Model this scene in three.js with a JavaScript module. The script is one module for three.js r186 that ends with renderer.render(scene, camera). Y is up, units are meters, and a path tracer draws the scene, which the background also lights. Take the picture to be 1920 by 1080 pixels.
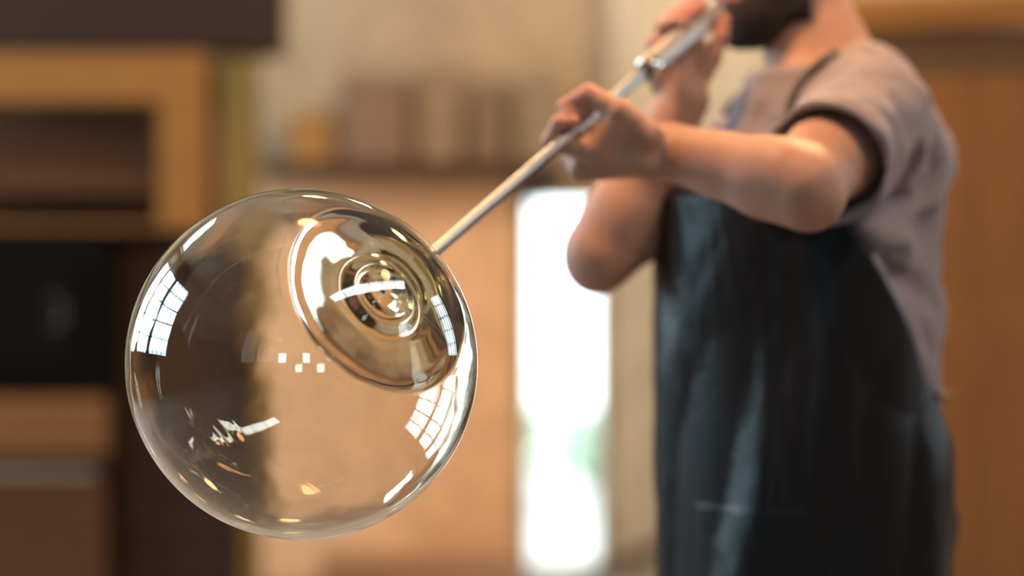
import * as THREE from 'three';
import { RectAreaLightUniformsLib } from 'three/addons/lights/RectAreaLightUniformsLib.js';
import { RoundedBoxGeometry } from 'three/addons/geometries/RoundedBoxGeometry.js';
import { mergeGeometries } from 'three/addons/utils/BufferGeometryUtils.js';
import { createNoise3D } from 'simplex-noise';

// ---------- camera, sky, exposure ----------
const scene = new THREE.Scene();
const EYE = 1.15, FOCAL = 4533;                                   // eye height (m), focal length in pixels of the 1920 x 1080 frame
const camera = new THREE.PerspectiveCamera(2 * Math.atan(540 / FOCAL) * 180 / Math.PI, 16 / 9, 0.05, 80);
camera.position.set(0, EYE, 0);
camera.lookAt(0, EYE, -5);
camera.focus = 2.98;
camera.userData.fStop = 1.28;
scene.add(camera);
scene.background = new THREE.Color().setRGB(4.9, 5.6, 5.9);       // overcast sky
const renderer = new THREE.WebGLRenderer({ antialias: true });
renderer.toneMapping = THREE.LinearToneMapping;
renderer.toneMappingExposure = 0.93;
renderer.shadowMap.enabled = true;
RectAreaLightUniformsLib.init();
const DAY = new THREE.Color().setRGB(0.70, 0.92, 1.0), DAY_POWER = 9, LAMP_POWER = 9;

// ---------- helpers ----------
let seed = 7;
const rnd = () => { seed = (seed + 0x6d2b79f5) | 0; let t = Math.imul(seed ^ (seed >>> 15), 1 | seed); t = (t + Math.imul(t ^ (t >>> 7), 61 | t)) ^ t; return ((t ^ (t >>> 14)) >>> 0) / 4294967296; };
const noise = createNoise3D(rnd);
const V = (x, y, z) => new THREE.Vector3(x, y, z);
const at = (x, y, d) => V((x - 960) / FOCAL * d, EYE - (y - 540) / FOCAL * d, -d);   // the point at depth d that the photo shows there
const { clamp, lerp, smoothstep } = THREE.MathUtils;
const names = new Map();
const numbered = (n) => { const k = names.get(n) ?? 0; names.set(n, k + 1); return k ? n + '_' + String(k).padStart(3, '0') : n; };
function shade(o) { o.castShadow = true; o.receiveShadow = true; return o; }
function mesh(name, geo, mat, parent) {
  const o = shade(new THREE.Mesh(geo, mat));
  o.name = parent && parent !== scene ? name : numbered(name);
  (parent || scene).add(o);
  return o;
}
function thing(name, label, category, pos, group) {
  const o = new THREE.Group(); o.name = numbered(name); scene.add(o);
  if (pos) o.position.copy(pos);
  o.userData = { label, category };
  if (group) o.userData.group = group;
  return o;
}
function tag(o, label, category, group) { Object.assign(o.userData, { label, category }); if (group) o.userData.group = group; return o; }
function struct(name, geo, mat) { const o = mesh(name, geo, mat); o.userData.kind = 'structure'; return o; }
function box(w, h, d, x = 0, y = 0, z = 0, r = 0.004) {
  const g = new RoundedBoxGeometry(w, h, d, 2, Math.min(r, w / 2.1, h / 2.1, d / 2.1)); g.translate(x, y, z); return g;
}
function plain(w, h, d, x = 0, y = 0, z = 0) { const g = new THREE.BoxGeometry(w, h, d); g.translate(x, y, z); return g; }

function noiseTexture(size, fn, srgb) {
  const data = new Uint8Array(size * size * 4);
  for (let y = 0; y < size; y++) for (let x = 0; x < size; x++) {
    const c = fn(x / size, y / size), i = (y * size + x) * 4;
    for (let k = 0; k < 3; k++) data[i + k] = clamp((c.length ? c[k] : c) * 255, 0, 255);
    data[i + 3] = 255;
  }
  const t = new THREE.DataTexture(data, size, size);
  t.wrapS = t.wrapT = THREE.RepeatWrapping; t.magFilter = THREE.LinearFilter; t.needsUpdate = true;
  if (srgb) t.colorSpace = THREE.SRGBColorSpace;
  return t;
}
const TAU = Math.PI * 2;
const tile = (u, v, f, s) => noise(Math.cos(u * TAU) * f, Math.sin(u * TAU) * f + Math.cos(v * TAU) * f, Math.sin(v * TAU) * f + s);
const weave = noiseTexture(256, (u, v) => 0.5 + 0.25 * Math.sin(u * TAU * 64) * Math.sin(v * TAU * 64) + 0.15 * tile(u, v, 9, 3));
const grainy = noiseTexture(256, (u, v) => 0.5 + 0.22 * tile(u, v, 3, 1) + 0.15 * tile(u, v, 9, 2) + 0.1 * tile(u, v, 22, 4));
const mottle = noiseTexture(256, (u, v) => 0.8 + 0.12 * tile(u, v, 1.2, 11) + 0.08 * tile(u, v, 4, 12));
const grain = noiseTexture(256, (u, v) => { const k = 0.78 + 0.1 * noise(u * 3, 40 * Math.sin(v * Math.PI), 5) + 0.12 * Math.sin(v * TAU * 9 + 2 * tile(u, v, 1, 6)); return k; });
const lin = (r, g, b) => new THREE.Color().setRGB(r, g, b);
function mat(color, rough = 0.8, extra = {}) { return new THREE.MeshStandardMaterial({ color, roughness: rough, ...extra }); }
const dull = (color, rough, extra = {}) => new THREE.MeshPhysicalMaterial({ color, roughness: rough, specularIntensity: 0.3, ...extra });
const wood = (c, r = 0.7) => dull(c, r, { map: grain, bumpMap: grain, bumpScale: 0.001 });
const M = {
  plaster: mat(lin(0.41, 0.325, 0.22), 0.9, { map: mottle, bumpMap: grainy, bumpScale: 0.002 }),
  concrete: mat(lin(0.30, 0.28, 0.26), 0.85, { map: mottle, bumpMap: grainy, bumpScale: 0.002 }),
  ceiling: mat(lin(0.30, 0.25, 0.19), 0.9, { map: mottle }),
  darkWall: mat(lin(0.22, 0.15, 0.09), 0.9, { map: mottle }),
  plywood: dull(lin(0.82, 0.56, 0.36), 0.7, { map: mottle, bumpMap: grain, bumpScale: 0.001 }),
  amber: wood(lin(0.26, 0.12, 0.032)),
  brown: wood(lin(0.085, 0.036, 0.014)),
  darkBrown: wood(lin(0.03, 0.016, 0.011)),
  rust: dull(lin(0.20, 0.088, 0.028), 0.7, { map: mottle, bumpMap: grain, bumpScale: 0.001 }),
  umber: wood(lin(0.10, 0.055, 0.03)),
  plank: dull(lin(0.46, 0.30, 0.20), 0.75, { map: mottle }),
  paleBoard: dull(lin(0.52, 0.495, 0.41), 0.75, { map: mottle }),
  ochre: mat(lin(0.19, 0.13, 0.03), 0.55, { bumpMap: grainy, bumpScale: 0.001 }),
  black: dull(lin(0.006, 0.0055, 0.0055), 0.9, { bumpMap: grainy, bumpScale: 0.001 }),
  soot: dull(lin(0.005, 0.0045, 0.0045), 1, { specularIntensity: 0.05 }),
  iron: mat(lin(0.05, 0.05, 0.05), 0.5, { metalness: 0.6 }),
  frame: mat(lin(0.05, 0.05, 0.05), 0.6),
  paleFrame: mat(lin(0.75, 0.75, 0.7), 0.5),
  pane: new THREE.MeshPhysicalMaterial({ color: 0xffffff, transmission: 1, roughness: 0, thickness: 0, ior: 1.5 }),
  steel: mat(lin(0.47, 0.55, 0.63), 0.34, { metalness: 1, bumpMap: grainy, bumpScale: 0.0002 }),
  sleeve: mat(lin(0.44, 0.46, 0.47), 0.46, { metalness: 0.85, bumpMap: grainy, bumpScale: 0.0004 }),
  collar: mat(lin(0.75, 0.75, 0.75), 0.18, { metalness: 1 }),
  rubber: mat(lin(0.02, 0.018, 0.018), 0.6),
  skin: new THREE.MeshPhysicalMaterial({ color: 0xffffff, vertexColors: true, roughness: 0.55, specularIntensity: 0.6, sheen: 0.1, sheenRoughness: 0.5, sheenColor: lin(1, 0.7, 0.6) }),
  beard: mat(lin(0.012, 0.009, 0.008), 0.85),
  hair: mat(lin(0.03, 0.022, 0.018), 0.75),
  shirt: new THREE.MeshPhysicalMaterial({ color: lin(0.19, 0.165, 0.185), roughness: 0.9, sheen: 0.3, sheenRoughness: 0.6, sheenColor: lin(0.8, 0.75, 0.8), bumpMap: weave, bumpScale: 0.0006 }),
  apron: new THREE.MeshPhysicalMaterial({ color: lin(0.010, 0.010, 0.012), roughness: 0.35, specularIntensity: 0.36, specularColor: lin(0.6, 0.88, 1), bumpMap: grainy, bumpScale: 0.0008 }),
  strap: mat(lin(0.02, 0.02, 0.024), 0.6),
  trousers: mat(lin(0.02, 0.019, 0.022), 0.9, { bumpMap: weave, bumpScale: 0.0008 }),
  leather: mat(lin(0.03, 0.02, 0.015), 0.5),
  eyeWhite: mat(lin(0.8, 0.78, 0.74), 0.2),
  iris: mat(lin(0.06, 0.035, 0.02), 0.15),
  lip: mat(lin(0.42, 0.17, 0.15), 0.45),
  glass: new THREE.MeshPhysicalMaterial({ color: 0xffffff, transmission: 1, roughness: 0, thickness: 0.02, ior: 1.5, attenuationColor: lin(0.80, 0.70, 0.46), attenuationDistance: 0.045 }),
  foliage: mat(lin(0.5, 0.66, 0.52), 0.8),
  paving: mat(lin(0.6, 0.6, 0.58), 0.9, { map: mottle }),
};

// ---------- the room ----------
const X0 = -4.6, X1 = 4.2, ZB = -9.7, ZF = 8, H = 4.4, T = 0.25;
function wallWithHoles(w, h, holes) {           // in the plane z = 0..-T, origin at the lower left corner
  const s = new THREE.Shape(); s.moveTo(0, 0); s.lineTo(w, 0); s.lineTo(w, h); s.lineTo(0, h); s.lineTo(0, 0);
  for (const [x, y, a, b] of holes) { const p = new THREE.Path(); p.moveTo(x, y); p.lineTo(x, y + b); p.lineTo(x + a, y + b); p.lineTo(x + a, y); p.lineTo(x, y); s.holes.push(p); }
  const g = new THREE.ExtrudeGeometry(s, { depth: T, bevelEnabled: false }); g.translate(0, 0, -T); return g;
}
struct('floor', plain(X1 - X0 + 2 * T, 0.2, ZF - ZB + 2 * T, (X0 + X1) / 2, -0.1, (ZF + ZB) / 2), M.concrete);
const roof = [X0 + 0.2, -8.3, 1.6, 1.4];                                     // roof window: x, z, width, depth
const ce = struct('ceiling', wallWithHoles(X1 - X0 + 2 * T, ZF - ZB + 2 * T, [[roof[0] - X0 + T, roof[1] - ZB + T, roof[2], roof[3]]]), M.ceiling);
ce.rotation.x = Math.PI / 2; ce.position.set(X0 - T, H, ZB - T);
const b0 = at(984, 368, 9.7), b1 = at(1130, 1080, 9.7);
const slit = [b0.x - X0, 0.012, b1.x - b0.x, b0.y - 0.012];
const wb = struct('wall_back', wallWithHoles(X1 - X0, H, [slit]), M.plaster); wb.position.set(X0, 0, ZB);
const LW = [[11.0, 1.2, 1.6, 2.7], [12.9, 1.2, 1.6, 2.7], [14.8, 1.2, 1.6, 2.7]];          // left wall, from the front: x along the wall
const wl = struct('wall_left', wallWithHoles(ZF - ZB, H, LW), M.darkWall); wl.rotation.y = Math.PI / 2; wl.position.set(X0, 0, ZF);
const RW = [[12.6, 1.2, 1.2, 2.3]];                                            // right wall, from the back: x along the wall
for (const r of RW) r[0] = -6.2 - ZB;
const wr = struct('wall_right', wallWithHoles(ZF - ZB, H, RW), M.darkWall); wr.rotation.y = -Math.PI / 2; wr.position.set(X1, 0, ZB);
const FW = [[2.6, 1.3, 1.0, 1.3], [5.6, 1.3, 1.0, 1.3]];
const wf = struct('wall_front', wallWithHoles(X1 - X0, H, FW), M.darkWall); wf.rotation.y = Math.PI; wf.position.set(X1, 0, ZF);

let windowCount = 0;
function windowIn(w, h, nx, ny, place, power = DAY_POWER, fm = M.frame, t = 0.05) {   // in its own plane, looking along +z into the room
  const g = new THREE.Group(); g.name = 'window_' + (++windowCount); g.userData.kind = 'structure'; scene.add(g);
  place(g);
  const bars = [box(t, h, 0.06, -w / 2 + t / 2, 0, 0), box(t, h, 0.06, w / 2 - t / 2, 0, 0), box(w, t, 0.06, 0, h / 2 - t / 2, 0), box(w, t, 0.06, 0, -h / 2 + t / 2, 0)];
  mesh('window_frame', mergeGeometries(bars), fm, g);
  for (let i = 1; i < nx; i++) mesh('muntin', box(0.035, h - 2 * t, 0.04, -w / 2 + w * i / nx, 0, 0), fm, g);
  for (let i = 1; i < ny; i++) mesh('muntin', box(w - 2 * t, 0.035, 0.04, 0, -h / 2 + h * i / ny, 0), fm, g);
  const pw = w / nx - 0.036, ph = h / ny - 0.036, pg = plain(pw, ph, 0.004);
  for (let i = 0; i < nx; i++) for (let j = 0; j < ny; j++) mesh('pane', pg, M.pane, g).position.set(-w / 2 + w * (i + 0.5) / nx, -h / 2 + h * (j + 0.5) / ny, -0.036);
  if (power > 0) {
    const l = new THREE.RectAreaLight(DAY, power, w - 2 * t, h - 2 * t); l.name = 'window_daylight'; l.position.z = -0.03; l.rotation.y = Math.PI; g.add(l);
  }
  return g;
}
for (const [x, y, w, h] of LW) windowIn(w, h, 4, 5, (g) => { g.position.set(X0 - T / 2, y + h / 2, ZF - x - w / 2); g.rotation.y = Math.PI / 2; });
for (const [x, y, w, h] of RW) windowIn(w, h, 4, 5, (g) => { g.position.set(X1 + T / 2, y + h / 2, ZB + x + w / 2); g.rotation.y = -Math.PI / 2; }, 3);
for (const [i, [x, y, w, h]] of FW.entries()) windowIn(w, h, 2, 2, (g) => { g.position.set(X1 - x - w / 2, y + h / 2, ZF + T / 2); g.rotation.y = Math.PI; });
windowIn(roof[2], roof[3], 3, 2, (g) => { g.position.set(roof[0] + roof[2] / 2, H + T / 2, roof[1] + roof[3] / 2); g.rotation.x = Math.PI / 2; }, 24);
windowIn(slit[2], slit[3], 1, 1, (g) => g.position.set((b0.x + b1.x) / 2, 0.012 + slit[3] / 2, ZB - T / 2), 2, M.paleFrame, 0.02);
// outside the slit window
struct('pavement', plain(30, 0.1, 14, 0, -0.12, ZB - T - 7.2), M.paving);
function shrub(x, z, h, label) {
  const parts = [];
  for (let i = 0; i < 160; i++) {
    const a = rnd() * TAU, b = Math.acos(2 * rnd() - 1), r = h * 0.45 * Math.cbrt(rnd());
    const g = new THREE.CircleGeometry(0.05, 6); g.rotateX(rnd() * 6); g.rotateY(rnd() * 6);
    g.translate(r * Math.sin(b) * Math.cos(a), h * 0.55 + r * Math.cos(b), r * Math.sin(b) * Math.sin(a)); parts.push(g);
  }
  const t = thing('shrub', label, 'shrub', V(x, -0.07, z));
  mesh('foliage', mergeGeometries(parts), M.foliage, t);
  mesh('stem', new THREE.CylinderGeometry(0.015, 0.02, h * 0.6, 8).translate(0, h * 0.3, 0), M.brown, t);
}
shrub(at(985, 0, 13.5).x, -13.5, 0.8, 'pale green shrub outside the slit window, at its left edge');
shrub(at(1128, 0, 14).x, -14, 0.55, 'low green shrub outside the slit window, at its right edge');

// ---------- lamps ----------
function pendant(p, label, power = LAMP_POWER, tint = [1, 0.56, 0.24]) {
  const t = thing('pendant_lamp', label, 'lamp', p);
  mesh('shade', new THREE.LatheGeometry([[0.03, 0.2], [0.06, 0.19], [0.1, 0.15], [0.19, 0.03], [0.205, 0], [0.2, 0], [0.185, 0.028], [0.095, 0.145], [0.03, 0.18]].map(([a, b]) => new THREE.Vector2(a, b)), 40), M.iron, t);
  const glow = new THREE.MeshStandardMaterial({ color: 0xffffff, emissive: lin(...tint), emissiveIntensity: 14 });
  mesh('bulb', new THREE.SphereGeometry(0.15, 24, 12).scale(1, 0.3, 1).translate(0, 0.01, 0), glow, t);
  mesh('cord', new THREE.CylinderGeometry(0.006, 0.006, H - p.y - 0.2, 8).translate(0, 0.2 + (H - p.y - 0.2) / 2, 0), M.rubber, t);
  const l = new THREE.PointLight(lin(...tint), power); l.position.y = 0.01; l.shadow.radius = 4; l.castShadow = true; l.name = 'lamp_light'; t.add(l);
}
pendant(V(-0.2, 3.0, -3.4), 'warm dome pendant lamp hanging above the glass globe', 18, [1, 0.5, 0.2]);
pendant(V(-0.3, 3.1, -5.4), 'warm dome pendant lamp hanging between the globe and the back wall', 5);
pendant(V(0.95, 2.8, -4.85), 'warm dome pendant lamp hanging behind the man', 12);
pendant(V(1.7, 3.2, -8.4), 'warm dome pendant lamp hanging over the brown partition');
pendant(V(0.3, 3.4, -7.5), 'warm dome pendant lamp hanging over the tan plywood sheet', 12, [1, 0.72, 0.46]);
pendant(V(1.55, 3.0, -2.9), 'warm dome pendant lamp hanging in front of the man at the right', 5, [1, 0.5, 0.2]);
{ // long fluorescent fitting under the ceiling on the right
  const a = V(3.7, 4.1, -3.5), b = V(1.35, 4.1, 0.14), n = 6, w = a.distanceTo(b), t = thing('strip_lamp', 'long white fluorescent strip lamp under the ceiling at the right', 'lamp', a.clone().lerp(b, 0.5));
  t.rotation.y = Math.atan2(-(b.z - a.z), b.x - a.x);
  mesh('housing', box(w, 0.06, 0.6, 0, 0.05, 0), M.paleFrame, t);
  const glow = new THREE.MeshStandardMaterial({ color: 0xffffff, emissive: lin(0.9, 0.98, 1), emissiveIntensity: 8 });
  for (let i = 0; i < n; i++) mesh('tube_cover', box(w / n - 0.07, 0.04, 0.52, -w / 2 + w / n * (i + 0.5), 0, 0, 0.01), glow, t);
  for (const s of [-1, 1]) mesh('rod', new THREE.CylinderGeometry(0.008, 0.008, H - 4.1 - 0.08, 8).translate(s * w * 0.4, 0.08 + (H - 4.1 - 0.08) / 2, 0), M.iron, t);
  const l = new THREE.RectAreaLight(lin(0.9, 0.98, 1), 5, w, 0.54); l.position.y = -0.025; l.rotation.x = -Math.PI / 2; l.name = 'strip_light'; t.add(l);
}

// ---------- things along the back wall ----------
function block(name, label, category, [x0, y0], [x1, y1], d, thick, material, build) {   // upright thing whose front spans those pixels at depth d
  const a = at(x0, y0, d), b = at(x1, y1, d), w = b.x - a.x, h = a.y - b.y;
  const t = thing(name, label, category, V((a.x + b.x) / 2, b.y, -d - thick / 2));
  build(t, w, h, thick, material);
  return t;
}
const carton = (t, w, h, th, m) => {
  mesh('carton_body', box(w, h * 0.8, th, 0, h * 0.4, 0, 0.006), m, t);
  mesh('lid', box(w + 0.012, h * 0.2, th + 0.012, 0, h * 0.9, 0, 0.006), m, t);
};
{
  const z0 = 9.38, h = 1.6;
  const t = tag(mesh('plywood_sheet', box((968 - 478) / FOCAL * 9.55, h, 0.02, 0, h / 2, 0), M.plywood), 'tall tan plywood sheet leaning on the back wall left of the slit window', 'plywood');
  t.position.set(at(723, 0, 9.55).x, 0.003, -z0); t.rotation.x = -0.115;
}
{
  const h = 2.62, t = tag(mesh('pale_board', box((1456 - 1146) / FOCAL * 9.5, h, 0.025, 0, h / 2, 0), M.paleBoard), 'tall pale grey board leaning on the back wall right of the slit window', 'board');
  t.position.set(at(1301, 0, 9.5).x, 0.003, -9.48); t.rotation.x = -0.06;
}
{
  const a = at(600, 1044, 9.2), b = at(972, 0, 9.2), w = b.x - a.x;
  tag(mesh('timber_beam', box(w, a.y, 0.1, 0, a.y / 2, 0, 0.006), M.plank), 'low timber beam lying on the floor along the foot of the plywood sheet', 'beam').position.set((a.x + b.x) / 2, 0, -9.25);
  const p = tag(mesh('leaning_plank', box(0.5, 0.055, 0.03, 0.25, 0.0275, 0), M.brown), 'short dark plank propped against the foot of the pale grey board', 'plank');
  const q = at(1092, 0, 9.3); p.position.set(q.x, 0.004, -9.3); p.rotation.z = 0.38;
}
struct('baseboard_back', mergeGeometries([plain(slit[0] - 0.03, 0.1, 0.02, X0 + (slit[0] - 0.03) / 2, 0.05, ZB + 0.01), plain(X1 - b1.x - 0.03, 0.1, 0.02, (X1 + b1.x + 0.03) / 2, 0.05, ZB + 0.01)]), M.brown);
{ // wall shelf with cartons
  const a = at(480, 304, 9.38), b = at(1066, 322, 9.38), w = b.x - a.x;
  const t = thing('wall_shelf', 'long brown wall shelf carrying cartons above the plywood sheet', 'shelf', V((a.x + b.x) / 2, b.y, -9.53));
  mesh('shelf_board', box(w, a.y - b.y, 0.34, 0, (a.y - b.y) / 2, 0), M.umber, t);
  for (const s of [-0.4, 0.4]) mesh('bracket', box(0.03, 0.12, 0.1, s * w, -0.06, -0.118), M.iron, t);
}
const cm = (r, g, b) => mat(lin(r, g, b), 0.85, { map: mottle });
block('carton', 'small amber carton at the left end of the wall shelf', 'carton', [542, 210], [622, 304], 9.4, 0.22, cm(0.36, 0.19, 0.055), carton);
block('carton', 'wide mauve brown carton next to the amber one on the shelf', 'carton', [642, 140], [766, 304], 9.4, 0.22, cm(0.24, 0.16, 0.115), carton);
block('carton', 'tall tan carton in the middle of the wall shelf', 'carton', [782, 120], [864, 304], 9.42, 0.22, cm(0.29, 0.22, 0.145), carton);
block('carton', 'dark grey brown carton right of the tall tan one', 'carton', [880, 150], [950, 304], 9.4, 0.22, cm(0.21, 0.155, 0.11), carton);
block('carton', 'grey beige carton at the right end of the wall shelf', 'carton', [966, 135], [1052, 304], 9.42, 0.22, cm(0.27, 0.22, 0.155), carton);
// ochre steel column
{
  const a = at(396, 0, 8.95), b = at(484, 0, 8.95), w = b.x - a.x;
  const t = thing('steel_column', 'ochre painted steel column between cabinet and plywood sheet', 'column', V((a.x + b.x) / 2, 0, -9.0));
  mesh('flange', box(w, H, 0.012, 0, H / 2, 0.05), M.ochre, t); mesh('flange', box(w, H, 0.012, 0, H / 2, -0.05), M.ochre, t);
  mesh('web', box(0.012, H, 0.09, 0, H / 2, 0), M.ochre, t);
  mesh('base_plate', box(w + 0.1, 0.02, 0.24, 0, 0.01, 0), M.ochre, t);
}
// left: timber cabinet, furnace, crate and bench, dark beam above
const LD = 8.1;
{
  const a = at(-160, 100, LD), b = at(388, 430, LD), w = b.x - a.x, h = a.y - b.y, k = FOCAL / LD;
  const t = thing('timber_cabinet', 'open amber timber cabinet with a dark back standing on the black furnace', 'cabinet', V(a.x, b.y, -LD));
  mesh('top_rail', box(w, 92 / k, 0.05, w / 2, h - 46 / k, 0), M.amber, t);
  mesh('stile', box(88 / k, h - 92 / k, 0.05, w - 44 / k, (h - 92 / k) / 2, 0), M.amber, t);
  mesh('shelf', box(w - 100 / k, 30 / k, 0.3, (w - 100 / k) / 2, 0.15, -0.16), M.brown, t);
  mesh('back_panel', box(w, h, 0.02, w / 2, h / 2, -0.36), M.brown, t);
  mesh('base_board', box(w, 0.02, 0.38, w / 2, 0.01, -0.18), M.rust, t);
}
{
  const a = at(-160, 431, LD), b = at(203, 742, LD), w = b.x - a.x, h = a.y - b.y;
  const t = thing('furnace', 'black steel furnace box under the amber timber cabinet', 'furnace', V((a.x + b.x) / 2, b.y, -LD - 0.2));
  mesh('casing', box(w, h, 0.4, 0, h / 2, 0, 0.01), M.soot, t);
  const d = mesh('door', box(w * 0.6, h * 0.7, 0.03, 0.03, h * 0.5, 0.212, 0.01), M.soot, t);
  mesh('handle', new THREE.TorusGeometry(0.05, 0.008, 8, 20, Math.PI).rotateZ(-Math.PI / 2).translate(w * 0.2, h * 0.5, 0.225), M.iron, d);
}
{
  const a = at(-160, 743, LD), b = at(201, 852, LD), w = b.x - a.x, h = a.y - b.y;
  const t = thing('wooden_crate', 'brown slatted wooden crate below the black furnace', 'crate', V((a.x + b.x) / 2, b.y, -LD - 0.15));
  for (let i = 0; i < 3; i++) mesh('slat', box(w, h / 3 - 0.008, 0.015, 0, h / 3 * (i + 0.5), 0.15), M.rust, t);
  mesh('crate_body', box(w - 0.02, h, 0.27, 0, h / 2, 0), M.umber, t);
}
{
  const a = at(-160, 853, LD), b = at(203, 0, LD), w = b.x - a.x, h = a.y;
  const t = thing('workbench', 'dark brown workbench at the lower left carrying the slatted crate', 'workbench', V((a.x + b.x) / 2, 0, -LD - 0.2));
  mesh('bench_top', box(w, 0.05, 0.5, 0, h - 0.025, 0), M.darkBrown, t);
  mesh('front_board', box(w - 0.02, h - 0.1, 0.03, 0, (h - 0.05) / 2, 0.19), M.brown, t);
  for (const s of [-1, 1]) mesh('leg', box(0.08, h - 0.05, 0.08, s * (w / 2 - 0.06), (h - 0.05) / 2, -0.18), M.brown, t);
}
{
  const a = at(206, 432, LD), b = at(428, 0, LD), w = b.x - a.x, h = a.y;
  const t = thing('dark_locker', 'tall narrow dark brown locker right of the black furnace', 'locker', V((a.x + b.x) / 2, 0, -LD - 0.3));
  mesh('locker_body', box(w, h, 0.3, 0, h / 2, 0), M.darkBrown, t);
  const d = mesh('door', box(w - 0.03, h - 0.08, 0.02, 0, h / 2, 0.155), M.darkBrown, t);
  mesh('handle', box(0.015, 0.1, 0.02, w * 0.35, h * 0.55, 0.17), M.iron, d);
}
{
  const a = at(-200, -60, LD), b = at(520, 92, LD), w = b.x - a.x;
  tag(mesh('roof_beam', box(w + 2.53, a.y - b.y, 0.3, 0, 0, 0, 0.01), M.darkBrown), 'dark timber beam crossing above the amber cabinet', 'beam').position.set(b.x - (w + 2.53) / 2, (a.y + b.y) / 2, -LD - 0.2);
}
// right: brown partition
{
  const RD = 8.2, k = FOCAL / RD, a = at(1590, 140, RD), b = at(2060, 0, RD), w = b.x - a.x;
  const t = thing('partition_panel', 'rust brown board partition with a timber top rail behind the man', 'partition', V((a.x + b.x) / 2, 0, -RD));
  const n = 4;
  for (let i = 0; i < n; i++) mesh('board', box(w / n - 0.003, a.y, 0.025, -w / 2 + w / n * (i + 0.5), a.y / 2, (i % 2) * 0.003), M.rust, t);
  mesh('dark_rail', box(w, 92 / k, 0.04, 0, a.y + 46 / k, -0.01), M.umber, t);
  const r = mesh('top_rail', box(w + 0.1, 60 / k, 0.07, 0, a.y + 122 / k, 0.01), M.amber, t); r.rotation.z = 0.04;
}
// ---------- glass globe and blowpipe ----------
const C = at(565.5, 683, 3.0), R = 0.2184, MOUTH = at(1350, 14, 3.9);
const U = MOUTH.clone().sub(C).normalize(), LEN = MOUTH.distanceTo(C);
const alongPipe = new THREE.Quaternion().setFromUnitVectors(V(0, 1, 0), U);
const TIP = 1.03 * R;
{
  // profile of the blown shell, closed: outer from the pole to the pipe, inner back again (radius, height along the pipe)
  const outer = new THREE.CatmullRomCurve3([], false, 'centripetal');
  const po = [], pi = [];
  for (let i = 0; i <= 96; i++) { const th = Math.PI - (Math.PI - 0.652) * i / 96; po.push([Math.sin(th) * R, Math.cos(th) * R * (Math.cos(th) < 0 ? 0.985 : 1)]); }
  outer.points = [[0.1325, 0.1736], [0.117, 0.1835], [0.100, 0.1925], [0.083, 0.2005], [0.066, 0.2072], [0.052, 0.2125], [0.041, 0.218], [0.034, 0.226], [0.028, 0.237], [0.0235, 0.248], [0.019, 0.259], [0.0148, 0.270], [0.0112, 0.280], [0.0088, 0.288]].map(([a, b]) => V(a, b, 0));
  for (const p of outer.getPoints(90).slice(1)) po.push([p.x, p.y]);
  const Ri = R - 0.0032;
  for (let i = 0; i <= 96; i++) { const th = Math.PI - (Math.PI - 0.735) * i / 96; const t = 0.0012 * smoothstep(th, 2.4, 3.14); pi.push([Math.sin(th) * (Ri - t), Math.cos(th) * (Ri - t) * (Math.cos(th) < 0 ? 0.985 : 1)]); }
  const inner = new THREE.CatmullRomCurve3([[0.1443, 0.1597], [0.1365, 0.1663], [0.1335, 0.1682], [0.1315, 0.1688], [0.126, 0.1705], [0.113, 0.1752], [0.098, 0.1782], [0.085, 0.1802], [0.074, 0.1815], [0.067, 0.1818], [0.063, 0.1815], [0.058, 0.1838], [0.052, 0.1888], [0.046, 0.1938], [0.041, 0.1945], [0.036, 0.1962], [0.029, 0.2030], [0.024, 0.2075], [0.0205, 0.2130], [0.0185, 0.2185], [0.0165, TIP - 0.003], [0.012, TIP - 0.0012], [0.006, TIP - 0.001], [0.0, TIP - 0.001]].map(([a, b]) => V(a, b, 0)), false, 'centripetal');
  for (const p of inner.getPoints(150).slice(1)) pi.push([Math.max(p.x, 0), p.y]);
  const prof = [...po.map(([a, b]) => new THREE.Vector2(Math.max(a, 0), b))];
  const profIn = pi.map(([a, b]) => new THREE.Vector2(a, b)).reverse();
  const gOut = new THREE.LatheGeometry(prof, 192), gIn = new THREE.LatheGeometry(profIn, 192);
  // a hand-blown wall is never even: slow waves
  for (const g of [gOut, gIn]) {
    const p = g.attributes.position;
    for (let i = 0; i < p.count; i++) {
      const x = p.getX(i), y = p.getY(i), z = p.getZ(i), q = smoothstep(Math.hypot(x, z), 0.05, 0.12) * (g === gIn ? 1 : 0.35);
      const s = 1 + q * (0.0012 * noise(x * 9, y * 9, z * 9) + 0.0004 * noise(x * 30, y * 8, z * 30));
      p.setXYZ(i, x * s, y * s, z * s);
    }
    g.computeVertexNormals();
    // the lathe's seam: same normals on both sides
    const n = g.attributes.normal, rows = p.count / 193;
    for (let j = 0; j < rows; j++) { const a = j, b = 192 * rows + j; const v = V(n.getX(a) + n.getX(b), n.getY(a) + n.getY(b), n.getZ(a) + n.getZ(b)).normalize(); n.setXYZ(a, v.x, v.y, v.z); n.setXYZ(b, v.x, v.y, v.z); }
  }
  const globe = tag(mesh('glass_globe', mergeGeometries([gOut, gIn]), M.glass), 'large clear blown glass globe on the end of the steel blowpipe', 'glass globe');
  globe.position.copy(C); globe.quaternion.copy(alongPipe);
}
const SLEEVE = LEN * 0.787, lathe = (pts, n = 40) => new THREE.LatheGeometry(pts.map(([a, b]) => new THREE.Vector2(a, b)), n);
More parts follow.
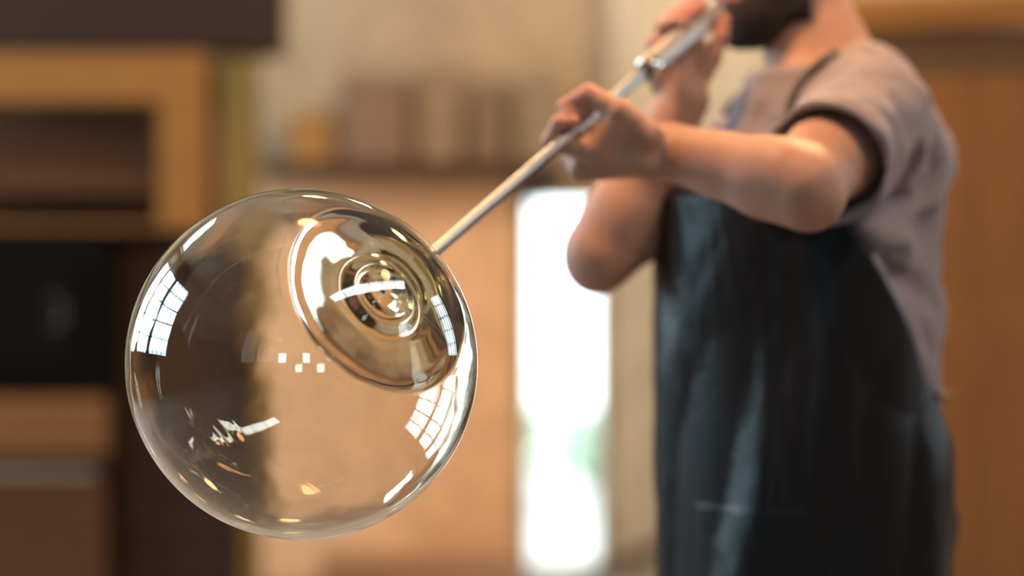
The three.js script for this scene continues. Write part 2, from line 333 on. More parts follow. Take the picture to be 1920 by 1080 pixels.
{
  const t = thing('blowpipe', 'long steel blowpipe with a thick grip held to the man\'s lips', 'blowpipe', C);
  t.quaternion.copy(alongPipe);
  const r = 0.0088;
  mesh('tube', lathe([[0.0032, TIP + 0.05], [0.0032, TIP], [0.0145, TIP], [0.0155, TIP + 0.002], [0.0155, TIP + 0.02], [0.012, TIP + 0.033], [r, TIP + 0.048], [r, SLEEVE]], 48), M.steel, t);
  const rg = 0.0185;
  mesh('grip', lathe([[r, SLEEVE + 0.012], [rg - 0.002, SLEEVE + 0.012], [rg, SLEEVE + 0.015], [rg + 0.0015, SLEEVE + 0.14], [rg, LEN - 0.016], [rg - 0.004, LEN - 0.01], [0.008, LEN - 0.008]], 48), M.sleeve, t);
  mesh('collar', lathe([[r - 0.0005, SLEEVE - 0.006], [rg - 0.003, SLEEVE - 0.006], [rg + 0.0015, SLEEVE - 0.003], [rg + 0.0015, SLEEVE + 0.012], [rg - 0.001, SLEEVE + 0.0145], [r, SLEEVE + 0.0145]], 48), M.collar, t);
  mesh('rubber_ring', lathe([[r - 0.0005, SLEEVE - 0.02], [r + 0.004, SLEEVE - 0.019], [r + 0.005, SLEEVE - 0.008], [r, SLEEVE - 0.005]], 40), M.rubber, t);
  mesh('mouthpiece', lathe([[0.0075, LEN - 0.012], [0.0075, LEN + 0.022], [0.0065, LEN + 0.026], [0.003, LEN + 0.026]], 32), M.steel, t);
}

// ---------- the glassblower ----------
const smin = (a, b, k) => { const h = Math.max(k - Math.abs(a - b), 0) / k; return Math.min(a, b) - h * h * k * 0.25; };
const smax = (a, b, k) => -smin(-a, -b, k);
function cap(p, a, b, ra, rb) {                                  // tapered capsule
  const bx = b.x - a.x, by = b.y - a.y, bz = b.z - a.z, px = p.x - a.x, py = p.y - a.y, pz = p.z - a.z;
  const t = clamp((px * bx + py * by + pz * bz) / (bx * bx + by * by + bz * bz + 1e-12), 0, 1);
  const x = px - bx * t, y = py - by * t, z = pz - bz * t;
  return Math.sqrt(x * x + y * y + z * z) - (ra + (rb - ra) * t);
}
function surface(f, lo, hi, cell) {                              // naive surface nets
  const n = [0, 1, 2].map((k) => Math.ceil((hi.getComponent(k) - lo.getComponent(k)) / cell / 4) * 4 + 1), [nx, ny, nz] = n;
  const val = new Float32Array(nx * ny * nz), p = V(0, 0, 0), id = (i, j, k) => (k * ny + j) * nx + i;
  for (let k = 0; k < nz; k += 4) for (let j = 0; j < ny; j += 4) for (let i = 0; i < nx; i += 4) {
    const ie = Math.min(i + 4, nx), je = Math.min(j + 4, ny), ke = Math.min(k + 4, nz);
    p.set(lo.x + (i + 1.5) * cell, lo.y + (j + 1.5) * cell, lo.z + (k + 1.5) * cell);
    const d = f(p), skip = Math.abs(d) > cell * 7;
    for (let c = k; c < ke; c++) for (let b = j; b < je; b++) for (let a = i; a < ie; a++) {
      if (skip) val[id(a, b, c)] = d; else { p.set(lo.x + a * cell, lo.y + b * cell, lo.z + c * cell); val[id(a, b, c)] = f(p); }
    }
  }
  const vert = new Int32Array(nx * ny * nz).fill(-1), pos = [], idx = [];
  for (let k = 0; k < nz - 1; k++) for (let j = 0; j < ny - 1; j++) for (let i = 0; i < nx - 1; i++) {
    let inside = 0; const v = [];
    for (let c = 0; c < 8; c++) { const q = val[id(i + (c & 1), j + (c >> 1 & 1), k + (c >> 2))]; v.push(q); if (q < 0) inside++; }
    if (inside === 0 || inside === 8) continue;
    let x = 0, y = 0, z = 0, m = 0;
    for (let c = 0; c < 8; c++) for (const bit of [1, 2, 4]) {
      if (c & bit) continue; const e = c | bit;
      if ((v[c] < 0) === (v[e] < 0)) continue;
      const t = v[c] / (v[c] - v[e]);
      x += (c & 1) + (bit === 1 ? t : 0); y += (c >> 1 & 1) + (bit === 2 ? t : 0); z += (c >> 2) + (bit === 4 ? t : 0); m++;
    }
    vert[id(i, j, k)] = pos.length / 3;
    pos.push(lo.x + (i + x / m) * cell, lo.y + (j + y / m) * cell, lo.z + (k + z / m) * cell);
  }
  const quad = (a, b, c, d, flip) => { if (a < 0 || b < 0 || c < 0 || d < 0) return; if (flip) idx.push(a, c, b, a, d, c); else idx.push(a, b, c, a, c, d); };
  for (let k = 1; k < nz - 1; k++) for (let j = 1; j < ny - 1; j++) for (let i = 1; i < nx - 1; i++) {
    const s = val[id(i, j, k)] < 0;
    if (s !== val[id(i + 1, j, k)] < 0) quad(vert[id(i, j - 1, k - 1)], vert[id(i, j, k - 1)], vert[id(i, j, k)], vert[id(i, j - 1, k)], !s);
    if (s !== val[id(i, j + 1, k)] < 0) quad(vert[id(i - 1, j, k - 1)], vert[id(i - 1, j, k)], vert[id(i, j, k)], vert[id(i, j, k - 1)], !s);
    if (s !== val[id(i, j, k + 1)] < 0) quad(vert[id(i - 1, j - 1, k)], vert[id(i, j - 1, k)], vert[id(i, j, k)], vert[id(i - 1, j, k)], !s);
  }
  const nor = new Float32Array(pos.length), uv = new Float32Array(pos.length / 3 * 2), e = cell * 0.5;
  for (let i = 0; i < pos.length; i += 3) {
    const [x, y, z] = [pos[i], pos[i + 1], pos[i + 2]];
    const g = V(f(p.set(x + e, y, z)) - f(p.set(x - e, y, z)), f(p.set(x, y + e, z)) - f(p.set(x, y - e, z)), f(p.set(x, y, z + e)) - f(p.set(x, y, z - e))).normalize();
    nor.set([g.x, g.y, g.z], i); uv.set([(x + z) * 5, y * 5], i / 3 * 2);
  }
  const g = new THREE.BufferGeometry();
  g.setAttribute('position', new THREE.BufferAttribute(new Float32Array(pos), 3));
  g.setAttribute('normal', new THREE.BufferAttribute(nor, 3));
  g.setAttribute('uv', new THREE.BufferAttribute(uv, 2));
  g.setIndex(idx);
  return g;
}
function tinted(g, fn) {
  const p = g.attributes.position, c = new Float32Array(p.count * 3), v = V(0, 0, 0);
  for (let i = 0; i < p.count; i++) { v.fromBufferAttribute(p, i); c.set(fn(v), i * 3); }
  g.setAttribute('color', new THREE.BufferAttribute(c, 3));
  return g;
}
const bounds = (pts, pad) => { const b = new THREE.Box3().setFromPoints(pts).expandByScalar(pad); return [b.min, b.max]; };

// joints
const YAW = 65 * Math.PI / 180, FWD = V(-Math.sin(YAW), 0, Math.cos(YAW)), LEFT = V(Math.cos(YAW), 0, Math.sin(YAW));
const ROOT = V(0.462, 0, -3.9);
const J = {};
J.shoulderL = V(0.55, 1.405, -3.75); J.elbowL = at(1508, 352, 3.46);
J.shoulderR = at(1480, 240, 4.05); J.elbowR = at(1124, 478, 3.86);
J.neck = V(0.487, 1.485, -3.93);

// a hand that closes round the pipe: local axes a (wrist to knuckles), b (palm to pipe), c (towards the thumb)
function makeHand(P, h, left, pipeR, s, thumb, wristLocal, curl = [72, 140, 196]) {
  let n = V(0, 0, 0), r;
  // palm normal: across the hand's own direction and the pipe
  r = U.clone().addScaledVector(h, -U.dot(h)).normalize();
  if (left) r.negate();
  n = left ? h.clone().cross(r) : r.clone().cross(h);
  const W = (a, b, c) => P.clone().addScaledVector(h, a * s).addScaledVector(n, b * s).addScaledVector(r, c * s);
  const slope = U.dot(h) / U.dot(r), pr = pipeR / s;
  const fingers = [], palm = [];
  const wrist = W(...wristLocal);
  const spec = [[-0.006, 0.032, 0.0092], [0.000, 0.0105, 0.0095], [-0.004, -0.011, 0.009], [-0.011, -0.031, 0.0078]];
  const nails = [];
  for (const [i, [ma, mc, rf]] of spec.entries()) {
    const a0 = slope * mc, q = pr + rf, on = (deg, k) => [a0 + Math.sin(deg * Math.PI / 180) * q * k, -Math.cos(deg * Math.PI / 180) * q * k];
    const mcp = W(ma + (left ? 0.008 : 0), -q - (i ? (left ? 0.017 : 0.010) : 0.003), mc * 0.98);
    const [a1, b1] = on(curl[0], (left && i ? 1.6 : 1.42) + 0.08 * (i % 2)), [a2, b2] = on(curl[1], 1.18), [a3, b3] = on(curl[2] + 8 * (i % 2), 1.05);
    const pip = W(a1, b1, mc), dip = W(a2, b2, mc - 0.001), tip = W(a3, b3, mc - 0.002);
    fingers.push([[mcp, pip, rf * 1.12, rf], [pip, dip, rf * 1.02, rf * 0.9], [dip, tip, rf * 0.92, rf * 0.78]]);
    nails.push([dip, tip, rf]);
    palm.push([W(wristLocal[0] + 0.012, wristLocal[1] - 0.002, mc * 0.62), mcp, 0.0175, 0.0125]);
    palm.push([W(wristLocal[0] + 0.03, -q - 0.018, mc * 0.8), W(ma + (left ? 0.012 : -0.004), -q - (left ? 0.027 : 0.02), mc * 0.98), 0.017, 0.0125]);
  }
  const tb = thumb.map(([a, b, c]) => W(a, b, c));
  fingers.push([[tb[0], tb[1], 0.0155, 0.0128], [tb[1], tb[2], 0.0122, 0.0108], [tb[2], tb[3], 0.0112, 0.0085]]);
  palm.push([tb[0], W(-0.02, -pr - 0.022, 0.012), 0.017, 0.011]);
  palm.push([tb[0].clone().lerp(tb[1], 0.6), W(-0.012, -pr - 0.011, 0.032), 0.015, 0.011]);
  palm.push([tb[1], W(-0.008, -pr - 0.010, 0.026), 0.012, 0.011]);       // the ball of the thumb
  const pts = [wrist, ...fingers.flat().flatMap((q) => [q[0], q[1]])];
  const d = (p) => {
    let v = 1e9;
    for (const q of palm) v = smin(v, cap(p, q[0], q[1], q[2] * s, q[3] * s), 0.014);
    for (const f of fingers) {
      let w = 1e9;
      for (const q of f) w = smin(w, cap(p, q[0], q[1], q[2] * s, q[3] * s), 0.005);
      v = smin(v, w, 0.0045);
    }
    return v;
  };
  const knuckles = fingers.flatMap((f) => [f[0][1], f[1][1], f[2][1]]);
  return { d, wrist, pts, knuckles, W, n, h, r };
}
const pipeAt = (px) => { const l = (px - 565.5) / (1350 - 565.5), q = l * 3 / (3.9 * (1 - l) + l * 3); return C.clone().lerp(MOUTH, q); };
const handL = makeHand(pipeAt(1098), V(-1, 0.02, -0.05).normalize(), true, 0.0088, 1.36,
  [[-0.066, -0.004, 0.022], [-0.036, 0.022, 0.016], [-0.003, 0.033, 0.000], [0.023, 0.019, 0.002]], [-0.092, -0.033, 0.002]);
const handR = makeHand(pipeAt(1296), V(-0.06, 0.98, 0.12).normalize(), false, 0.02, 1.08,
  [[-0.062, 0.0, 0.024], [-0.036, 0.016, 0.036], [-0.008, 0.027, 0.044], [0.016, 0.030, 0.05]], [-0.098, -0.02, 0.0], [34, 72, 104]);
J.wristL = handL.wrist; J.wristR = handR.wrist;

// head axes
const HF = V(-0.83, -0.10, 0.55).normalize(), HL = V(0, 1, 0).cross(HF).normalize(), HU = HF.clone().cross(HL);
const LIPS = MOUTH.clone().addScaledVector(U, 0.028);
const HC = LIPS.clone().addScaledVector(HF, -0.094).addScaledVector(HU, 0.068);
const hp = (f, u, l) => HC.clone().addScaledVector(HF, f).addScaledVector(HU, u).addScaledVector(HL, l);
const hloc = V(0, 0, 0);
const toHead = (p) => { const x = p.x - HC.x, y = p.y - HC.y, z = p.z - HC.z; return hloc.set(x * HF.x + y * HF.y + z * HF.z, x * HU.x + y * HU.y + z * HU.z, x * HL.x + y * HL.y + z * HL.z); };
const ell = (q, a, b, c, ra, rb, rc) => { const x = (q.x - a) / ra, y = (q.y - b) / rb, z = (q.z - c) / rc; return (Math.sqrt(x * x + y * y + z * z) - 1) * Math.min(ra, rb, rc); };
const A = (a, b, c) => V(a, b, c);
function headD(p) {
  const q = toHead(p).clone(), m = V(q.x, q.y, Math.abs(q.z));
  let d = ell(m, -0.014, 0.036, 0, 0.100, 0.092, 0.078);
  d = smin(d, ell(m, 0.035, -0.035, 0, 0.058, 0.075, 0.058), 0.04);
  d = smin(d, cap(m, A(0.062, -0.098, 0), A(0.058, -0.098, 0.02), 0.024, 0.022), 0.03);
  d = smin(d, cap(m, A(-0.01, -0.07, 0.052), A(0.055, -0.098, 0.02), 0.018, 0.018), 0.03);
  d = smin(d, cap(m, A(0.052, -0.048, 0.043), A(0.06, -0.06, 0.036), 0.024, 0.022), 0.02);        // cheek full of air
  d = smin(d, cap(m, A(0.082, 0.026, 0.012), A(0.068, 0.028, 0.045), 0.011, 0.01), 0.014);        // brow
  d = smin(d, cap(m, A(0.088, 0.014, 0), A(0.112, -0.03, 0), 0.009, 0.012), 0.01);                // nose
  d = smin(d, cap(m, A(0.1, -0.034, 0.008), A(0.098, -0.035, 0.014), 0.008, 0.007), 0.006);
  d = smax(d, -(Math.hypot(m.x - 0.093, m.y - 0.006, m.z - 0.032) - 0.014), 0.012);               // eye socket
  d = smin(d, ell(m, -0.006, -0.006, 0.08, 0.02, 0.032, 0.008), 0.008);                           // ear
  d = smax(d, -(Math.hypot(m.x - 0.002, m.y + 0.004, m.z - 0.09) - 0.009), 0.006);
  return d;
}
const neckLow = J.neck.clone().add(V(0.005, -0.04, -0.005)), neckTop = hp(-0.028, -0.06, 0);
const neckD = (p) => smin(cap(p, neckLow, neckTop, 0.064, 0.055), cap(p, hp(-0.06, -0.03, 0), J.neck.clone().add(V(0.055, 0.01, -0.01)), 0.055, 0.065), 0.03);
const mid = (a, b, t) => a.clone().lerp(b, t);
const elbowTipL = J.elbowL.clone().add(V(0.012, -0.02, 0.0)), elbowTipR = J.elbowR.clone().add(V(-0.006, -0.02, 0));
function armD(p, sh, el, wr, tip, up, k) {
  let d = cap(p, sh, mid(sh, el, 0.45), 0.062 * k, 0.058 * k);
  d = smin(d, cap(p, mid(sh, el, 0.4), el, 0.056 * k, 0.045 * k), 0.03);
  d = smin(d, cap(p, mid(sh, el, 0.35).add(up), mid(sh, el, 0.75).add(up), 0.038 * k, 0.034 * k), 0.03);           // biceps
  d = smin(d, cap(p, el, mid(el, wr, 0.28), 0.043 * k, 0.048 * k), 0.03);
  d = smin(d, cap(p, mid(el, wr, 0.25), mid(el, wr, 0.62), 0.047 * k, 0.039 * k), 0.025);
  d = smin(d, cap(p, mid(el, wr, 0.6), wr, 0.040 * k, 0.037 * k), 0.02);
  d = smin(d, cap(p, mid(el, wr, 0.06).addScaledVector(up, 0.9), mid(el, wr, 0.45).addScaledVector(up, 0.55), 0.03 * k, 0.022 * k), 0.025);   // brachioradialis
  d = smin(d, cap(p, tip, mid(el, wr, 0.06).lerp(tip, 0.5), 0.03 * k, 0.034 * k), 0.03);
  return d;
}
const upL = V(-0.02, 0.022, 0.006), upR = V(-0.018, 0.004, 0.012);
const armLD = (p) => { let d = armD(p, J.shoulderL, J.elbowL, J.wristL, elbowTipL, upL, 1.16);
  const e = J.elbowL, w = J.wristL; // tendon lines along the forearm
  d = smin(d, cap(p, mid(e, w, 0.1).add(V(0, -0.014, 0.03)), mid(e, w, 0.75).add(V(0, -0.004, 0.018)), 0.02, 0.014), 0.016);
  d = smin(d, cap(p, mid(e, w, 0.08).add(V(0, 0.012, 0.034)), mid(e, w, 0.6).add(V(0, 0.012, 0.02)), 0.016, 0.013), 0.014);
  return d; };
const armRD = (p) => armD(p, J.shoulderR, J.elbowR, J.wristR, elbowTipR, upR, 1.16);
// torso: an oval section per height [y, half width, half depth, forward shift]
const TORSO = [[0.70, 0.185, 0.145, 0], [0.90, 0.19, 0.15, 0.0], [1.02, 0.182, 0.15, 0.01], [1.14, 0.185, 0.15, 0.012], [1.26, 0.185, 0.145, 0.005], [1.36, 0.165, 0.125, -0.015], [1.44, 0.13, 0.09, -0.025], [1.49, 0.08, 0.07, -0.025]];
function oval(p, table, grow, growF) {
  const y = clamp(p.y, table[0][0], table[table.length - 1][0]);
  let i = 0; while (i < table.length - 2 && y > table[i + 1][0]) i++;
  const t0 = (y - table[i][0]) / (table[i + 1][0] - table[i][0]), t = t0 * t0 * (3 - 2 * t0), w = lerp(table[i][1], table[i + 1][1], t) + grow, b = lerp(table[i][2], table[i + 1][2], t) + growF, s = lerp(table[i][3], table[i + 1][3], t);
  const x = p.x - ROOT.x, z = p.z - ROOT.z, l = x * LEFT.x + z * LEFT.z, f = x * FWD.x + z * FWD.z - s;
  const k = Math.sqrt((l / w) ** 2 + (f / b) ** 2), d = (k - 1) * Math.min(w, b) * 1.15;
  const over = Math.max(p.y - table[table.length - 1][0], table[0][0] - p.y);
  return over > 0 ? Math.hypot(Math.max(d, 0), over) : d;
}
const trunkD = (p) => smin(smin(oval(p, TORSO, 0, 0), cap(p, J.neck.clone().add(V(0, -0.06, 0)), J.shoulderL, 0.06, 0.06), 0.05), cap(p, J.neck.clone().add(V(0, -0.06, 0)), J.shoulderR, 0.06, 0.06), 0.05);
const bodyD = (p) => {
  let d = trunkD(p);
  d = smin(d, neckD(p), 0.04); d = smin(d, headD(p), 0.025);
  d = smin(d, armLD(p), 0.03); d = smin(d, armRD(p), 0.03);
  d = smin(d, handL.d(p), 0.012); d = smin(d, handR.d(p), 0.012);
  return d;
};
const man = thing('person', 'man in a grey t-shirt and dark apron blowing into the steel pipe', 'person', V(ROOT.x, 0, ROOT.z));
const put = (name, g, m) => { g.translate(-ROOT.x, 0, -ROOT.z); return mesh(name, g, m, man); };
const skinTone = (v) => {
  let red = 0;
  for (const k of [...handL.knuckles, ...handR.knuckles]) red = Math.max(red, smoothstep(0.024 - v.distanceTo(k), 0, 0.02));
  const n = 0.06 * noise(v.x * 22, v.y * 22, v.z * 22) + 0.05 * noise(v.x * 90, v.y * 90, v.z * 90);
  const c = [0.345 + 0.08 * red, 0.198 - 0.01 * red, 0.15];
  return c.map((q) => q * (1 + n));
};
{
  const bits = [];
  // coarse where clothes cover it, fine for arms, hands and head; all cut from one and the same field
  const armBox = (sh, el, wr) => bounds([sh, el, wr], 0.09);
  const cut = (f, g) => (p) => Math.max(f(p), g(p));
  bits.push(surface((p) => { let d = smin(trunkD(p), neckD(p), 0.04); d = smin(d, armLD(p), 0.03); return smin(d, armRD(p), 0.03); }, V(0.2, 0.68, -4.2), V(0.72, 1.56, -3.62), 0.014));
  bits.push(surface((p) => smin(armLD(p), handL.d(p), 0.012), ...armBox(J.shoulderL, J.elbowL, J.wristL), 0.006));
  bits.push(surface((p) => smin(armRD(p), handR.d(p), 0.012), ...armBox(J.shoulderR, J.elbowR, J.wristR), 0.006));
  bits.push(surface((p) => smin(armLD(p), handL.d(p), 0.012), ...bounds(handL.pts, 0.06), 0.003));
  bits.push(surface((p) => smin(armRD(p), handR.d(p), 0.012), ...bounds(handR.pts, 0.05), 0.0035));
  bits.push(surface((p) => smin(headD(p), neckD(p), 0.025), HC.clone().addScalar(-0.17), HC.clone().addScalar(0.17), 0.0035));
  put('body', tinted(mergeGeometries(bits), skinTone), M.skin);
}
{ // beard, hair, lips, eyes
  const fuzz = (p) => 0.0022 * noise(p.x * 120, p.y * 120, p.z * 120) + 0.0015 * noise(p.x * 300, p.y * 120, p.z * 300);
  const lo = HC.clone().addScalar(-0.17), hi = HC.clone().addScalar(0.17);
  put('beard', surface((p) => {
    const q = toHead(p), f = q.x, u = q.y, l = Math.abs(q.z);
    let d = smin(headD(p) - 0.006 - 0.012 * smoothstep(-u, 0.04, 0.11), cap(V(f, u, l), A(0.05, -0.108, 0), A(0.068, -0.112, 0), 0.036, 0.03), 0.02) - fuzz(p);
    const lipHole = 0.016 - Math.hypot(u + 0.068, l * 0.7) ;
    d = smax(d, u + 0.03 + 0.35 * Math.max(f - 0.0, 0) + 0.0, 0.008);      // below a line from the ear to the upper lip
    d = smax(d, -0.012 - f, 0.01);
    d = smax(d, -u - 0.155, 0.01);
    if (f > 0.06) d = smax(d, lipHole, 0.004);
    return d;
  }, lo, hi, 0.004), M.beard);
  put('hair', surface((p) => {
    const q = toHead(p), f = q.x, u = q.y, l = Math.abs(q.z);
    let d = headD(p) - 0.008 - fuzz(p);
    d = smax(d, -(u - 0.06 - Math.max(-f, -0.03) * 0.0) - 0.13 * smoothstep(-f, -0.03, 0.04), 0.01);
    d = smax(d, f - 0.07 - 0.25 * (0.1 - u), 0.01);
    d = smax(d, 0.004 + 0.03 * 0 + (0.024 - Math.hypot(f + 0.006, u + 0.006)) , 0.006);
    return d;
  }, lo, hi, 0.004), M.hair);
  const torus = new THREE.TorusGeometry(0.0115, 0.0065, 12, 28); torus.scale(1.25, 1, 1);
  torus.applyQuaternion(new THREE.Quaternion().setFromUnitVectors(V(0, 0, 1), U.clone().negate())); torus.translate(...LIPS.clone().addScaledVector(U, -0.008).toArray());
  put('lips', torus, M.lip);
  for (const s of [-1, 1]) {
    const e = hp(0.0765, 0.006, s * 0.032);
    put('eye', new THREE.SphereGeometry(0.0118, 20, 14).translate(e.x, e.y, e.z), M.eyeWhite);
    const i = hp(0.0845, 0.0025, s * 0.0315);
    put('iris', new THREE.SphereGeometry(0.0055, 14, 10).translate(i.x, i.y, i.z), M.iris);
  }
}
// t-shirt
const sleeveL = mid(J.shoulderL, J.elbowL, 0.66), sleeveR = mid(J.shoulderR, J.elbowR, 0.32);
const dirL = J.elbowL.clone().sub(J.shoulderL).normalize(), dirR = J.elbowR.clone().sub(J.shoulderR).normalize();
function folds(p) {
  const x = p.x - ROOT.x, z = p.z - ROOT.z, l = x * LEFT.x + z * LEFT.z, f = x * FWD.x + z * FWD.z, y = p.y;
  const s = noise(l * 7 + y * 5, y * 3.2 - f * 4, f * 6 + l * 2), t = noise(l * 16 - y * 9, y * 7, f * 14);
  return 0.008 * (1 - 2 * Math.abs(s)) + 0.0025 * t;
}
const shirtBase = (p) => {
  let d = oval(p, TORSO, 0.024, 0.026);
  d = smin(d, cap(p, J.neck.clone().add(V(0, -0.055, 0)), J.shoulderL, 0.075, 0.078), 0.06);
  d = smin(d, cap(p, J.neck.clone().add(V(0, -0.055, 0)), J.shoulderR, 0.072, 0.066), 0.06);
  return d;
};
const upperBack = at(1622, 188, 3.92), back = at(1660, 292, 3.9), lowBack = at(1640, 600, 3.9), hipBack = at(1645, 850, 3.9);
const shirtSmooth = (p) => {
  let d = shirtBase(p);
  d = smin(smin(d, cap(p, back, lowBack, 0.088, 0.093), 0.06), cap(p, lowBack, hipBack, 0.093, 0.098), 0.06);
  d = smin(d, cap(p, upperBack, back, 0.076, 0.09), 0.08);
  return d;
};
const creases = [[at(1570, 445, 3.7), at(1750, 560, 3.82), 0.024, 0.022], [at(1575, 415, 3.68), at(1740, 470, 3.78), 0.016, -0.012], [at(1590, 500, 3.74), at(1725, 740, 3.84), 0.02, 0.016], [at(1640, 500, 3.72), at(1740, 680, 3.8), 0.014, -0.01],
  [at(1655, 240, 3.62), at(1690, 400, 3.68), 0.014, 0.012], [at(1580, 130, 3.8), at(1520, 215, 3.7), 0.014, 0.008], [at(1690, 180, 3.75), at(1740, 300, 3.78), 0.016, 0.009]];
function shirtD(p) {
  let d = shirtSmooth(p);
  d = smin(d, cap(p, upperBack, J.shoulderL.clone().addScaledVector(FWD, -0.03), 0.068, 0.07), 0.05);
  d = smin(d, cap(p, J.shoulderL, J.elbowL, 0.082, 0.099), 0.045);
  d = smin(d, cap(p, J.shoulderR, J.elbowR, 0.07, 0.08), 0.045);
  for (const [a, b, w, k] of creases) { const q = cap(p, a, b, 0, 0); if (q < 0.08) d += k * Math.exp(-(q * q) / (w * w)); }
  d -= folds(p);
  const aL = (p.x - sleeveL.x) * dirL.x + (p.y - sleeveL.y) * dirL.y + (p.z - sleeveL.z) * dirL.z, aR = (p.x - sleeveR.x) * dirR.x + (p.y - sleeveR.y) * dirR.y + (p.z - sleeveR.z) * dirR.z;
  const nearL = cap(p, sleeveL, J.elbowL, 0.13, 0.13), nearR = cap(p, sleeveR, J.elbowR, 0.12, 0.12);
  if (nearL < 0) d = smax(d, aL, 0.006);
  if (nearR < 0) d = smax(d, aR, 0.006);
  d = smax(d, -cap(p, mid(J.shoulderL, J.elbowL, 0.4), J.elbowL, 0.077, 0.094), 0.006);           // inside of the sleeves
  d = smax(d, -cap(p, mid(J.shoulderR, J.elbowR, 0.38), J.elbowR, 0.064, 0.074), 0.006);
  d = smax(d, -cap(p, J.neck.clone().add(V(-0.012, 0.03, 0.008)), J.neck.clone().addScaledVector(FWD, 0.03).add(V(0, 0.14, 0)), 0.073, 0.09), 0.008);   // neckline
  d = smax(d, 0.855 - p.y + 0.01 * noise(p.x * 6, 0, p.z * 6), 0.006);
  return d;
}
put('t_shirt', surface(shirtD, V(0.1, 0.82, -4.3), V(0.84, 1.6, -3.4), 0.0065), M.shirt);

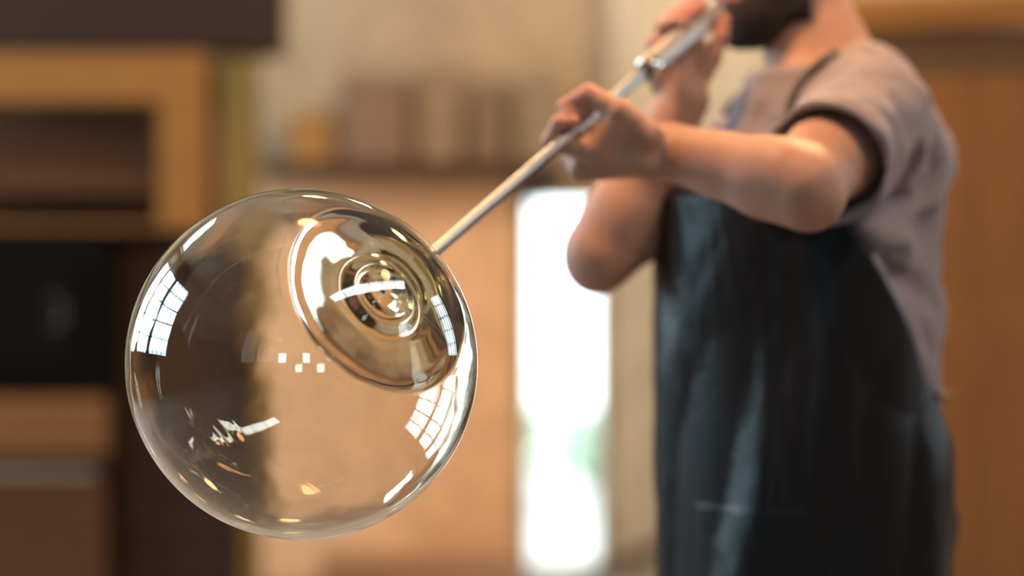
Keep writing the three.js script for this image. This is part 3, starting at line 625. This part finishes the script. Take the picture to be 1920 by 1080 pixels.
// apron: a sheet laid on the shirt by casting inwards at each height and angle, hanging from the chest
{
  const NU = 150, NV = 170, yTop = 1.36, yLow = 0.42, rad = [];
  const trousersR = (y) => 0.17;
  const ray = (phi, y) => { // distance from the body's axis to the shirt along that bearing
    const dx = Math.sin(phi) * LEFT.x + Math.cos(phi) * FWD.x, dz = Math.sin(phi) * LEFT.z + Math.cos(phi) * FWD.z, p = V(0, 0, 0);
    let r = 0.46;
    for (let i = 0; i < 40; i++) { p.set(ROOT.x + dx * r, Math.max(y, 0.87), ROOT.z + dz * r); const d = shirtSmooth(p); r -= d * 0.7; if (Math.abs(d) < 0.001) break; }
    return r;
  };
  // half width (radians) of the apron at each height: bib, then waist
  const half = (y) => lerp(0.75, 2.5, Math.pow(clamp((yTop - y) / 0.5, 0, 1), 0.75));
  for (let j = 0; j <= NV; j++) {
    const y = lerp(yTop, yLow, j / NV), h = half(y), row = [];
    for (let i = 0; i <= NU; i++) {
      const phi = lerp(-h, h, i / NU);
      let r = ray(phi, y);
      const above = j ? rad[j - 1][i] : null;
      r = Math.max(r, 0.208 * smoothstep(1.36 - y, -0.03, 0.07) * (1 - 0.5 * smoothstep(Math.abs(phi), 0.8, 1.4)));
      if (above) r = Math.max(r, above.r0 - 0.0012 * Math.abs(Math.cos(phi)));
      row.push({ phi, y, r0: r });
    }
    rad.push(row);
  }
  const pos = [], uv = [], idx = [], th = 0.004;
  for (const side of [1, 0]) for (const row of rad) for (const q of row) {
    const { phi, y } = q, low = smoothstep(yTop - y, 0.1, 0.55);
    // folds: long hanging pleats, diagonal from the chest to the left hip
    const s = phi - 1.1 * (y - 1.0);
    const f = low * (0.025 * Math.sin(s * 4.6 - 3.5) * smoothstep(phi, -0.35, 0.2) + 0.006 * noise(phi * 1.5 + 9, y * 1.7, 5) + 0.004 * noise(phi * 3.4, y * 3.2, 8)) + 0.0012 * noise(phi * 12, y * 12, 1);
    const edge = smoothstep(Math.abs(phi) / half(y), 0.75, 1);
    const r = q.r0 + 0.02 + (Math.max(f, -0.008) + 0.002) * (1 - 0.75 * edge) + side * th;
    const w = y - 0.008 * Math.cos(phi) * 0;
    pos.push(ROOT.x + r * (Math.sin(phi) * LEFT.x + Math.cos(phi) * FWD.x), w, ROOT.z + r * (Math.sin(phi) * LEFT.z + Math.cos(phi) * FWD.z));
    uv.push(phi * 0.25 * 4, y * 4);
  }
  const W = NU + 1, N = W * (NV + 1), q = (a, b, c, d) => idx.push(a, b, c, a, c, d);
  for (let j = 0; j < NV; j++) for (let i = 0; i < NU; i++) {
    const a = j * W + i; q(a, a + W, a + W + 1, a + 1); q(N + a, N + a + 1, N + a + W + 1, N + a + W);
  }
  for (let j = 0; j < NV; j++) { const a = j * W, b = j * W + NU; q(a, N + a, N + a + W, a + W); q(b, b + W, N + b + W, N + b); }
  for (let i = 0; i < NU; i++) { const a = i, b = NV * W + i; q(a, a + 1, N + a + 1, N + a); q(b, N + b, N + b + 1, b + 1); }
  const g = new THREE.BufferGeometry();
  g.setAttribute('position', new THREE.Float32BufferAttribute(pos, 3)); g.setAttribute('uv', new THREE.Float32BufferAttribute(uv, 2)); g.setIndex(idx); g.computeVertexNormals();
  const apron = put('apron', g, M.apron);
  const on = (i, j, out) => { const k = (j * W + i) * 3; const v = V(pos[k], pos[k + 1], pos[k + 2]); const o = V(v.x - ROOT.x, 0, v.z - ROOT.z).normalize(); return v.addScaledVector(o, out); };
  const strip = (name, pts, rx, ry, parent) => { const s = new THREE.Shape(); s.absellipse(0, 0, rx, ry, 0, TAU); const e = new THREE.ExtrudeGeometry(s, { steps: 60, bevelEnabled: false, curveSegments: 6, extrudePath: new THREE.CatmullRomCurve3(pts) }); e.translate(-ROOT.x, 0, -ROOT.z); return mesh(name, e, M.strap, parent); };
  // neck strap from the bib's corners round the nape
  const nape = J.neck.clone().addScaledVector(FWD, -0.075).add(V(0, 0.045, 0));
  for (const [i, s] of [[2, -1], [NU - 2, 1]]) {
    const c0 = on(i, 2, 0.002), top = J.neck.clone().addScaledVector(LEFT, s * 0.1).addScaledVector(FWD, 0.005).add(V(0, 0.02, 0)), path = [];
    for (let k = 0; k <= 12; k++) {
      const p = k < 8 ? c0.clone().lerp(top, k / 8) : top.clone().lerp(nape, (k - 8) / 4), e = 0.004;
      if (k) for (let it = 0; it < 6; it++) {
        const g = V(shirtD(p.clone().setX(p.x + e)) - shirtD(p.clone().setX(p.x - e)), shirtD(p.clone().setY(p.y + e)) - shirtD(p.clone().setY(p.y - e)), shirtD(p.clone().setZ(p.z + e)) - shirtD(p.clone().setZ(p.z - e))).normalize();
        p.addScaledVector(g, clamp(0.007 - shirtD(p), -0.01, 0.03) * 0.8);
      }
      path.push(p);
    }
    strip('neck_strap', path, 0.007, 0.004, apron);
  }
  strip('waist_tie', Array.from({ length: 22 }, (_, k) => { const phi = lerp(-2.3, -TAU + 2.3, k / 21), r = ray(phi, 0.98) + 0.014; return V(ROOT.x + r * (Math.sin(phi) * LEFT.x + Math.cos(phi) * FWD.x), 0.98, ROOT.z + r * (Math.sin(phi) * LEFT.z + Math.cos(phi) * FWD.z)); }), 0.003, 0.012, apron);
  // patch pocket with a stitched top
  const pp = [], pu = [], px = [];
  const [i0, i1, j0, j1] = [82, 108, 98, 140];
  for (let j = j0; j <= j1; j++) for (let i = i0; i <= i1; i++) { const rim = Math.min(i - i0, i1 - i, j1 - j, j - j0) === 0 ? -0.001 : 0.0018; const v = on(i, j, rim); pp.push(v.x - ROOT.x, v.y, v.z - ROOT.z); pu.push(i / 40, j / 40); }
  const pw = i1 - i0 + 1; for (let j = 0; j < j1 - j0; j++) for (let i = 0; i < pw - 1; i++) { const a = j * pw + i; px.push(a, a + pw, a + pw + 1, a, a + pw + 1, a + 1); }
  const pg = new THREE.BufferGeometry(); pg.setAttribute('position', new THREE.Float32BufferAttribute(pp, 3)); pg.setAttribute('uv', new THREE.Float32BufferAttribute(pu, 2)); pg.setIndex(px); pg.computeVertexNormals();
  mesh('pocket', pg, M.apron, apron);
}
{ // trousers and shoes
  const hip = (s) => V(ROOT.x, 0.88, ROOT.z).addScaledVector(LEFT, s * 0.095), knee = (s) => V(ROOT.x, 0.5, ROOT.z).addScaledVector(LEFT, s * 0.11).addScaledVector(FWD, 0.02), foot = (s) => V(ROOT.x, 0.1, ROOT.z).addScaledVector(LEFT, s * 0.125).addScaledVector(FWD, -0.02);
  const d = (p) => {
    let v = smax(oval(p, TORSO, 0.012, 0.016), p.y - 0.99, 0.01);
    for (const s of [-1, 1]) v = smin(v, smin(cap(p, hip(s), knee(s), 0.108, 0.08), cap(p, knee(s), foot(s), 0.08, 0.07), 0.03), 0.04);
    v = smin(v, cap(p, at(1690, 985, 3.9), at(1680, 1180, 3.9), 0.088, 0.08), 0.05);
    v -= 0.006 * noise(p.x * 8, p.y * 10, p.z * 8) + 0.003 * noise(p.x * 20, p.y * 26, p.z * 20);
    return smax(v, 0.05 - p.y, 0.008);
  };
  put('trousers', surface(d, V(ROOT.x - 0.33, 0.02, ROOT.z - 0.33), V(ROOT.x + 0.33, 1.03, ROOT.z + 0.33), 0.011), M.trousers);
  for (const s of [-1, 1]) {
    const f = foot(s), heel = f.clone().setY(0.045).addScaledVector(FWD, -0.04), toe = f.clone().setY(0.04).addScaledVector(FWD, 0.17);
    put('shoe', surface((p) => smax(smin(cap(p, heel, toe, 0.045, 0.042), cap(p, heel.clone().setY(0.09), heel.clone().setY(0.06).addScaledVector(FWD, 0.08), 0.05, 0.045), 0.03), 0.004 - p.y, 0.006), ...bounds([heel, toe], 0.1), 0.008), M.leather);
  }
}

renderer.render(scene, camera);
